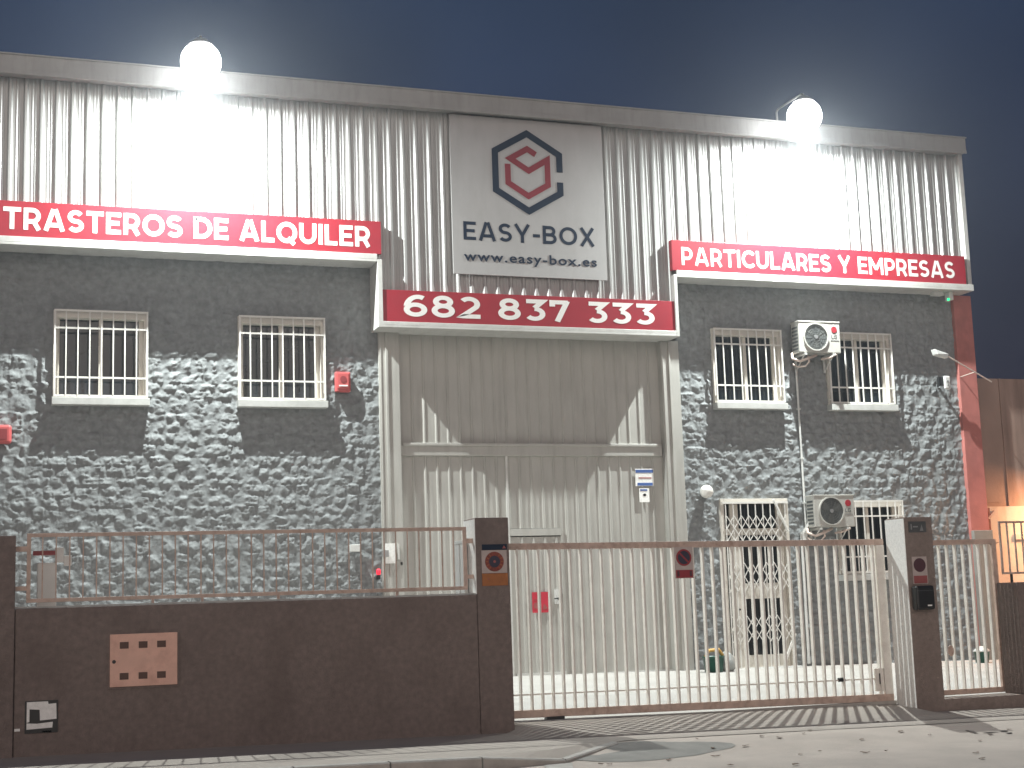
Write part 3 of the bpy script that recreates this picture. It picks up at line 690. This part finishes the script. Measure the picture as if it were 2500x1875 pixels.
# buckets and bag at the foot of the front
def bucket(x, y, label, top, s=1.0):
    z = yard_z(x, y)
    t = empty('bucket', (x, y, z), label, 'bucket')
    b = MB(); b.lathe((x, y, z), [(.16*s, .0), (.19*s, .26*s), (.20*s, .26*s), (.20*s, .28*s), (.17*s, .28*s), (.15*s, .04)], n=24); b.build('tub', 'green', t, smooth=True)
    b = MB()
    if top == 'yellow': b.tube([(x-.17, y, z+.27), (x-.08, y, z+.40), (x+.12, y, z+.41), (x+.2, y, z+.30)], .035, 8); b.build('handle', 'yellow', t, smooth=True)
    else: b.lathe((x, y, z+.27*s), [(.2*s, 0), (.21*s, .02), (.12*s, .08), (.02, .11)], n=20); b.build('lid', 'plastic', t, smooth=True)
bucket(12.95, 25.3, 'dark green bucket with a yellow handle left of the lattice entrance', 'yellow', 1.05)
bucket(18.9, 25.2, 'green bucket with a pale lid seen through the small gate at right', 'lid', .8)
b = MB(); z = yard_z(13.3, 25.3); b.lathe((13.28, 25.38, z), [(.10, 0), (.16, .06), (.17, .16), (.12, .28), (.05, .36), (.02, .38)], n=18)
bg_ = b.build('plastic_bag', 'bag', smooth=True); tag(bg_, 'crumpled grey bag beside the green bucket with the yellow handle', 'bag')
for vtx in bg_.data.vertices: vtx.co += Vector((random.uniform(-.02, .02), random.uniform(-.02, .02), random.uniform(-.01, .01)))

# ------------------------------------------------------------------ street fence
def wallbox(name, label, x0, x1, y0, y1, z0, z1, m='brown'):
    b = MB(); b.box(x0, x1, y0, y1, z0, z1); return tag(b.build(name, m, bevel=.012), label, 'wall')
wallbox('street_wall', 'long brown rendered street wall under the thin barred railing', .35, 5.915, 18.0, 18.28, -.3, 1.745)
wallbox('pillar', 'tall dark brown pillar at the far left end of the street wall', -.75, .345, 17.97, 18.45, -.3, 2.58)
wallbox('pillar', 'brown gate pillar with the orange banded sign, left of the sliding gate', 5.92, 6.37, 18.0, 18.47, -.3, 2.72)
wallbox('pillar', 'brown gate pillar with the black mailbox, right of the sliding gate', 12.36, 12.82, 18.0, 18.47, -.45, 2.65, 'brown_streetlit')
wallbox('low_wall', 'low brown kerb wall under the small barred gate', 12.825, 14.20, 18.02, 18.46, -.5, .075, 'brown_streetlit')
wallbox('neighbour_wall', 'brown neighbour wall at the right edge under the dark railing', 14.21, 24, 18.0, 18.47, -.5, 1.68)
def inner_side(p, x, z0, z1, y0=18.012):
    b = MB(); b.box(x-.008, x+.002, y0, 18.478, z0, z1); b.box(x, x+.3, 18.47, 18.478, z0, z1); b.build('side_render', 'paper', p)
PL = [o for o in bpy.data.objects if o.name.startswith('pillar')]
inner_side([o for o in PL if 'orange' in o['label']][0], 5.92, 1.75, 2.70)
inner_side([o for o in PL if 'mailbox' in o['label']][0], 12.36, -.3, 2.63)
b = MB(); b.box(.35, 5.915, 18.03, 18.25, 1.748, 1.765); b.build('coping', 'sill', bpy.data.objects['street_wall'])

def rail_panel(name, label, x0, x1, z0, z1, y, n, tw=.05, bw=.018, bd=None, frame='brownpaint', bars='brownpaint', zmid=None, cat='railing'):
    t = empty(name, ((x0+x1)/2, y, z0), label, cat)
    b = MB(); h = tw/2
    b.box(x0, x1, y-h*.8, y+h*.8, z1-tw, z1); b.box(x0, x1, y-h*.8, y+h*.8, z0, z0+tw)
    b.box(x0, x0+tw, y-h*.8, y+h*.8, z0+tw, z1-tw); b.box(x1-tw, x1, y-h*.8, y+h*.8, z0+tw, z1-tw)
    if zmid: b.box(x0+tw, x1-tw, y-.006, y+.006, zmid-.008, zmid+.008)
    b.build('frame', frame, t, bevel=.003)
    for i in range(n):
        xx = x0+tw/2+(x1-x0-tw)*(i+1)/(n+1)
        MB().box(xx-bw/2, xx+bw/2, y-(bd or bw)/2, y+(bd or bw)/2, z0+tw, z1-tw).build('bar', bars, t)
    return t
t = rail_panel('railing', 'thin brown metal railing on top of the long street wall', .47, 5.83, 1.81, 2.61, 18.12, 34, .045, .014, .014)
for q in ((5.83, 5.93, 18.10, 18.14, 2.40, 2.46), (5.83, 5.93, 18.10, 18.14, 1.95, 2.0), (.345, .47, 18.1, 18.14, 2.40, 2.46), (.345, .47, 18.1, 18.14, 1.95, 2.0)):
    MB().box(*q).build('wall_fixing', 'brownpaint', t)
for xx in (1.9, 3.4, 4.9, 2.48): MB().box(xx-.015, xx+.015, 18.1, 18.13, 1.745, 1.82).build('foot', 'brownpaint', t)

# sliding gate
t = empty('sliding_gate', (9.4, 18.56, .1), 'wide cream barred sliding gate with a brown frame between the brown pillars', 'gate')
gy = 18.56
def gz(x, a, b__): return a+(b__-a)*(x-6.3)/(12.35-6.3)
b = MB()
b.bar((6.2, gy, 2.365), (12.34, gy, 2.325), .06, .085)
b.build('top_rail', 'brownpaint', t, bevel=.004)
b = MB(); b.bar((6.2, gy, .185), (12.34, gy, .105), .07, .10); b.build('bottom_rail', 'brownpaint', t, bevel=.004)
b = MB(); b.box(12.205, 12.34, gy-.034, gy+.034, .155, 2.28); b.build('end_post', 'gatepaint', t, bevel=.004)
b = MB(); b.bar((6.2, gy+.01, .43), (12.2, gy+.01, .375), .02, .02); b.build('mid_rail', 'gatepaint', t)
i = 0; xx = 6.36
while xx < 12.16:
    MB().box(xx-.012, xx+.012, gy-.034, gy+.034, gz(xx, .235, .155), gz(xx, 2.33, 2.285)).build('bar', 'gatepaint', t); xx += .1523
b = MB(); b.box(12.06, 12.20, gy-.02, gy+.02, .2, .52); b.build('lock_plate', 'gatepaint', t)
b = MB(); b.box(12.12, 12.155, gy-.03, gy-.018, .3, .45); b.build('lock_slot', 'black', t)
b = MB(); b.tube([(11.46, gy, .39), (11.56, gy, .39)], .03); b.box(7.0, 7.25, gy-.05, gy+.05, .09, .13); b.build('roller', 'black', t)
b = MB(); b.box(6.2, 12.4, 18.50, 18.62, -.1, .06); o = b.build('gate_track', 'kerb'); o['kind'] = 'structure'
# small gate
t = rail_panel('small_gate', 'narrow barred pedestrian gate between the mailbox pillar and the right wall', 12.84, 14.30, .085, 2.335, 18.55, 9, .075, .02, .06, 'brownpaint', 'gatepaint', None, 'gate')
b = MB(); b.disc(13.35, .72, .045, 18.50, 18.52, 16, .08); b.build('lock', 'brownpaint', t)
# neighbour railing
t = rail_panel('railing', 'dark metal railing on top of the neighbour wall at the right edge', 14.12, 19.0, 1.80, 2.58, 18.2, 36, .03, .02, .02, 'brownpaint', 'brownpaint')
for i in range(14): MB().tube([(14.28+i*.36, 18.2, 1.67), (14.28+i*.36, 18.2, 1.80)], .02).build('foot', 'black', t)

# things on the pillars and wall
def parking_sign(x0, x1, z0, z1, y, label, cx, cz, rr, disc='signnavy', ring='signred', low='signred', slash=True, group=None):
    b = MB(); b.box(x0, x1, y-.006, y, z0, z1); t = b.build('parking_sign', 'signw'); tag(t, label, 'sign')
    b = MB(); b.disc(cx, cz, rr, y-.010, y-.0062, 36); b.build('sign_disc', disc, t)
    b = MB(); b.ring(cx, cz, rr, rr*.80, y-.013, y-.0102, 40); b.build('sign_ring', ring, t)
    if slash:
        k_ = rr*.60; b = MB(); b.bar((cx-k_, y-.0115, cz+k_), (cx+k_, y-.0115, cz-k_), .002, rr*.2); b.build('sign_slash', ring, t)
    b = MB(); b.box(x0+.012, x1-.012, y-.010, y-.0062, z0+.008, z0+.115); b.build('text_band', low, t)
    return t
gs = parking_sign(8.96, 9.24, 1.88, 2.31, 18.515, 'no parking sign with red slash hanging on the sliding gate bars', 9.10, 2.165, .115)
b = MB(); b.box(8.99, 9.02, 18.500, 18.505, 1.91, 1.98); b.box(9.18, 9.21, 18.500, 18.505, 1.91, 1.98); b.build('red_mark', 'maroon', gs)
parking_sign(12.435, 12.68, 1.70, 2.085, 17.998, 'faded no parking sign above the black mailbox on the right pillar', 12.555, 1.965, .098, 'maroon', 'maroon', 'signfade', False)
t = empty('driveway_sign', (6.16, 17.99, 1.85), 'weathered sign with red ringed dark disc and orange band on the left gate pillar', 'sign')
b = MB(); b.box(5.99, 6.33, 17.991, 17.998, 2.01, 2.30); b.build('plate', 'signw', t)
b = MB(); b.box(5.99, 6.335, 17.989, 17.997, 1.85, 2.005); b.build('orange_band', 'orange', t)
b = MB(); b.box(6.0, 6.335, 17.988, 17.997, 2.305, 2.375); b.build('top_band', 'navy', t)
b = MB(); b.disc(6.16, 2.155, .075, 17.983, 17.991, 30); b.build('disc', 'signnavy', t)
b = MB(); b.ring(6.16, 2.155, .125, .075, 17.981, 17.991, 36); b.build('ring', 'ringred', t)
b = MB()
for a in range(14):
    ca, sa = math.cos(a*math.pi/7), math.sin(a*math.pi/7); b.bar((6.16+.085*ca, 17.980, 2.155+.085*sa), (6.16+.12*ca, 17.980, 2.155+.12*sa), .001, .008)
b.build('ray', 'orange', t)
b = MB(); b.disc(6.16, 2.155, .018, 17.979, 17.983, 12); b.disc(6.07, 1.94, .008, 17.985, 17.989, 8); b.poly([(6.27, 2.32), (6.32, 2.32), (6.295, 2.36)], 17.984, 17.988); b.build('mark', 'signfade', t)
t = empty('meter_cabinet', (1.785, 18.0, .81), 'salmon square cabinet door with six dark vents set in the street wall', 'meter cabinet')
b = MB(); b.box(1.40, 2.17, 17.965, 18.0, .81, 1.415); b.build('door', 'meter', t, bevel=.006)
b = MB(); b.box(1.375, 2.195, 17.985, 17.999, .785, 1.44); b.build('frame', 'brown', t)
for zz in (1.285, .93):
    for xx in (1.56, 1.775, 1.985):
        b = MB(); b.box(xx-.05, xx+.05, 17.960, 17.966, zz-.038, zz+.038); b.build('vent', 'meterdark', t)
b = MB(); b.disc(1.445, 1.10, .022, 17.958, 17.966, 12); b.build('lock', 'black', t)
t = empty('wall_niche', (.65, 17.99, .35), 'torn white panel with a square black hole low on the street wall', 'service panel')
b = MB(); b.poly([(.49, .69), (.72, .69), (.725, .66), (.81, .665), (.815, .49), (.635, .48), (.63, .60), (.52, .61), (.52, .47), (.49, .46)], 17.97, 17.998); b.build('panel', 'paper', t)
b = MB(); b.poly([(.49, .455), (.60, .445), (.775, .458), (.77, .395), (.49, .385)], 17.968, 17.998); b.build('lower_panel', 'paper', t)
b = MB(); b.box(.47, .83, 17.985, 17.9975, .34, .70); b.build('hole', 'black', t)
b = MB(); b.box(.36, .42, 17.99, 17.998, .37, .40); b.box(.66, .76, 17.985, 17.998, .345, .362); b.build('fragment', 'paper', t)
t = empty('mailbox', (12.52, 17.95, 1.33), 'black rounded mailbox on the right gate pillar', 'mailbox')
b = MB(); b.box(12.385, 12.685, 17.86, 17.998, 1.335, 1.675); b.build('body', 'black', t, bevel=.03)
b = MB(); b.box(12.40, 12.67, 17.853, 17.865, 1.60, 1.607); b.build('flap', 'acdark', t); b = MB(); b.box(12.55, 12.62, 17.852, 17.862, 1.385, 1.405); b.build('name_plate', 'paper', t)
t = empty('number_plate', (12.56, 17.99, 2.44), 'dark plate with a pale triangle at the top of the right gate pillar', 'plate')
b = MB(); b.box(12.42, 12.71, 17.990, 17.998, 2.43, 2.585); b.build('plate', 'acdark', t)
b = MB(); b.poly([(12.60, 2.45), (12.66, 2.45), (12.635, 2.54)], 17.985, 17.990); b.box(12.45, 12.47, 17.985, 17.99, 2.47, 2.55); b.box(12.49, 12.57, 17.985, 17.99, 2.50, 2.52); b.build('mark', 'metalgrey', t)
# lit white fittings behind the railing
t = empty('utility_box', (5.75, 18.4, 1.5), 'narrow white box behind the railing beside the left gate pillar', 'utility box')
b = MB(); b.box(5.85, 5.90, 18.50, 18.68, .2, 2.43); b.box(5.87, 5.90, 18.46, 18.50, .2, 2.41); b.box(5.85, 5.90, 18.30, 18.46, .2, 2.42); b.box(5.845, 5.90, 18.3, 18.68, 2.41, 2.45); b.build('housing', 'plastic', t, bevel=.004)
t = empty('motor_post', (.72, 18.6, .2), 'white post with a small box behind the left end of the railing', 'post')
b = MB(); b.box(.60, .82, 18.5, 18.62, .1, 2.28); b.build('post', 'plastic', t, bevel=.01)
b = MB(); b.box(.55, .80, 18.45, 18.6, 2.37, 2.42); b.build('arm', 'alarmdark', t); b = MB(); b.box(.80, .90, 18.46, 18.6, 2.28, 2.46); b.box(.90, .99, 18.46, 18.56, 2.24, 2.36); b.build('box', 'plastic', t, bevel=.006)

# leaves --------------------------------------------------------------------
LV = [(10.94,16.85),(10.0,16.71),(9.67,16.4),(9.44,16.16),(8.84,16.11),(9.0,15.98),(8.96,15.0),(8.58,14.78),(9.3,14.6),(9.6,14.65),(10.67,15.93),(10.89,15.65),(10.28,13.94),(9.96,13.41),(8.34,15.61),(6.27,15.0),(6.33,14.9),(7.07,15.0),(8.02,16.2),(7.92,15.6),(7.4,14.2),(8.0,13.9),(11.2,15.1),(5.8,14.6),(5.95,14.4),(9.9,15.6),(7.7,15.1),(12.1,15.7)]
words = ['by the mailbox pillar', 'before the gate centre']
for i, (x, y) in enumerate(LV):
    s = random.uniform(.018, .042); a0 = random.random()*6.3; z = road_z(x, y)+.012 if y < kerb_y(x) else base(x)+.012
    v = []; n = 9
    for j in range(n):
        a = 2*math.pi*j/n; rr = s*(1 if j % 2 else .65); X, Y = rr*1.6*math.cos(a), rr*.8*math.sin(a)
        v.append((x+X*math.cos(a0)-Y*math.sin(a0), y+X*math.sin(a0)+Y*math.cos(a0), z+random.random()*.010))
    m_ = MB(); m_.v = v+[(p[0], p[1], p[2]-.003) for p in v]; m_.f = [tuple(range(n)), tuple(range(2*n-1, n-1, -1))]+[(j, (j+1) % n, n+(j+1) % n, n+j) for j in range(n)]
    tag(m_.build('fallen_leaf', 'leaf'), 'small dry brown leaf lying on the concrete before the gate', 'leaf', 'dry leaves scattered before the gate')

# ------------------------------------------------------------------ neighbour building
t = empty('neighbour_building', (23, 26.2, 0), 'brown neighbouring building with a glowing cream lower wall at the right edge', 'building')
b = MB(); b.box(19.87, 34, 26.2, 44, -.5, 6.08); b.box(20.62, 20.66, 26.17, 26.2, 3.3, 6.08); b.box(20.05, 20.45, 26.18, 26.2, 3.4, 6.0); b.build('wall', 'nbr', t)
b = MB(); b.box(19.98, 34, 26.08, 26.195, 1.2, 3.31); b.box(20.0, 20.22, 26.02, 26.08, 2.55, 3.28); b.box(20.62, 24, 26.03, 26.08, 2.6, 2.72); b.build('lower_wall', 'cream', t, bevel=.006)
b = MB(); b.bar((19.93, 26.0, 3.05), (20.1, 26.0, 3.2), .05); b.build('bracket', 'brownpaint', t)
t = empty('assumed_wall_lamp', (22.0, 26.0, 3.5), 'assumed warm wall lamp added out of view on the neighbouring building', 'lamp')  # assumed lamp, added out of view to make the cream lower wall glow
b = MB(); b.box(21.9, 22.1, 25.55, 26.2, 3.55, 3.62); b.build('housing', 'metalgrey', t); b = MB(); b.box(21.9, 22.1, 25.57, 25.75, 3.52, 3.549); b.build('lens', 'assumed_warmlens', t)
l = bpy.data.lights.new('assumed_lamp_beam', 'AREA'); l.size = .18; l.energy = 210; l.color = (1, .50, .24)  # light of the added, unseen lamp: orange glow on the lower wall
lo = bpy.data.objects.new('assumed_lamp_beam', l); sc.collection.objects.link(lo); lo.location = (22.0, 25.3, 3.50); lo.rotation_euler = (R(25), R(12), 0); adopt(lo, t)

# ------------------------------------------------------------------ added thin volume that imitates lens glare round the floodlights
b = MB(); b.box(-80, 90, -60, 70, -3, 14)
hm = bpy.data.materials.new('glare volume'); hm.use_nodes = True; hn = hm.node_tree.nodes; hn.clear()
ho = hn.new('ShaderNodeOutputMaterial'); hv = hn.new('ShaderNodeVolumePrincipled')
hv.inputs['Density'].default_value = .0015; hv.inputs['Anisotropy'].default_value = .8; hv.inputs['Color'].default_value = (.9, .94, 1, 1)
hm.node_tree.links.new(hv.outputs[0], ho.inputs['Volume'])
hz = b.build('glare_haze', hm); hz['kind'] = 'stuff'
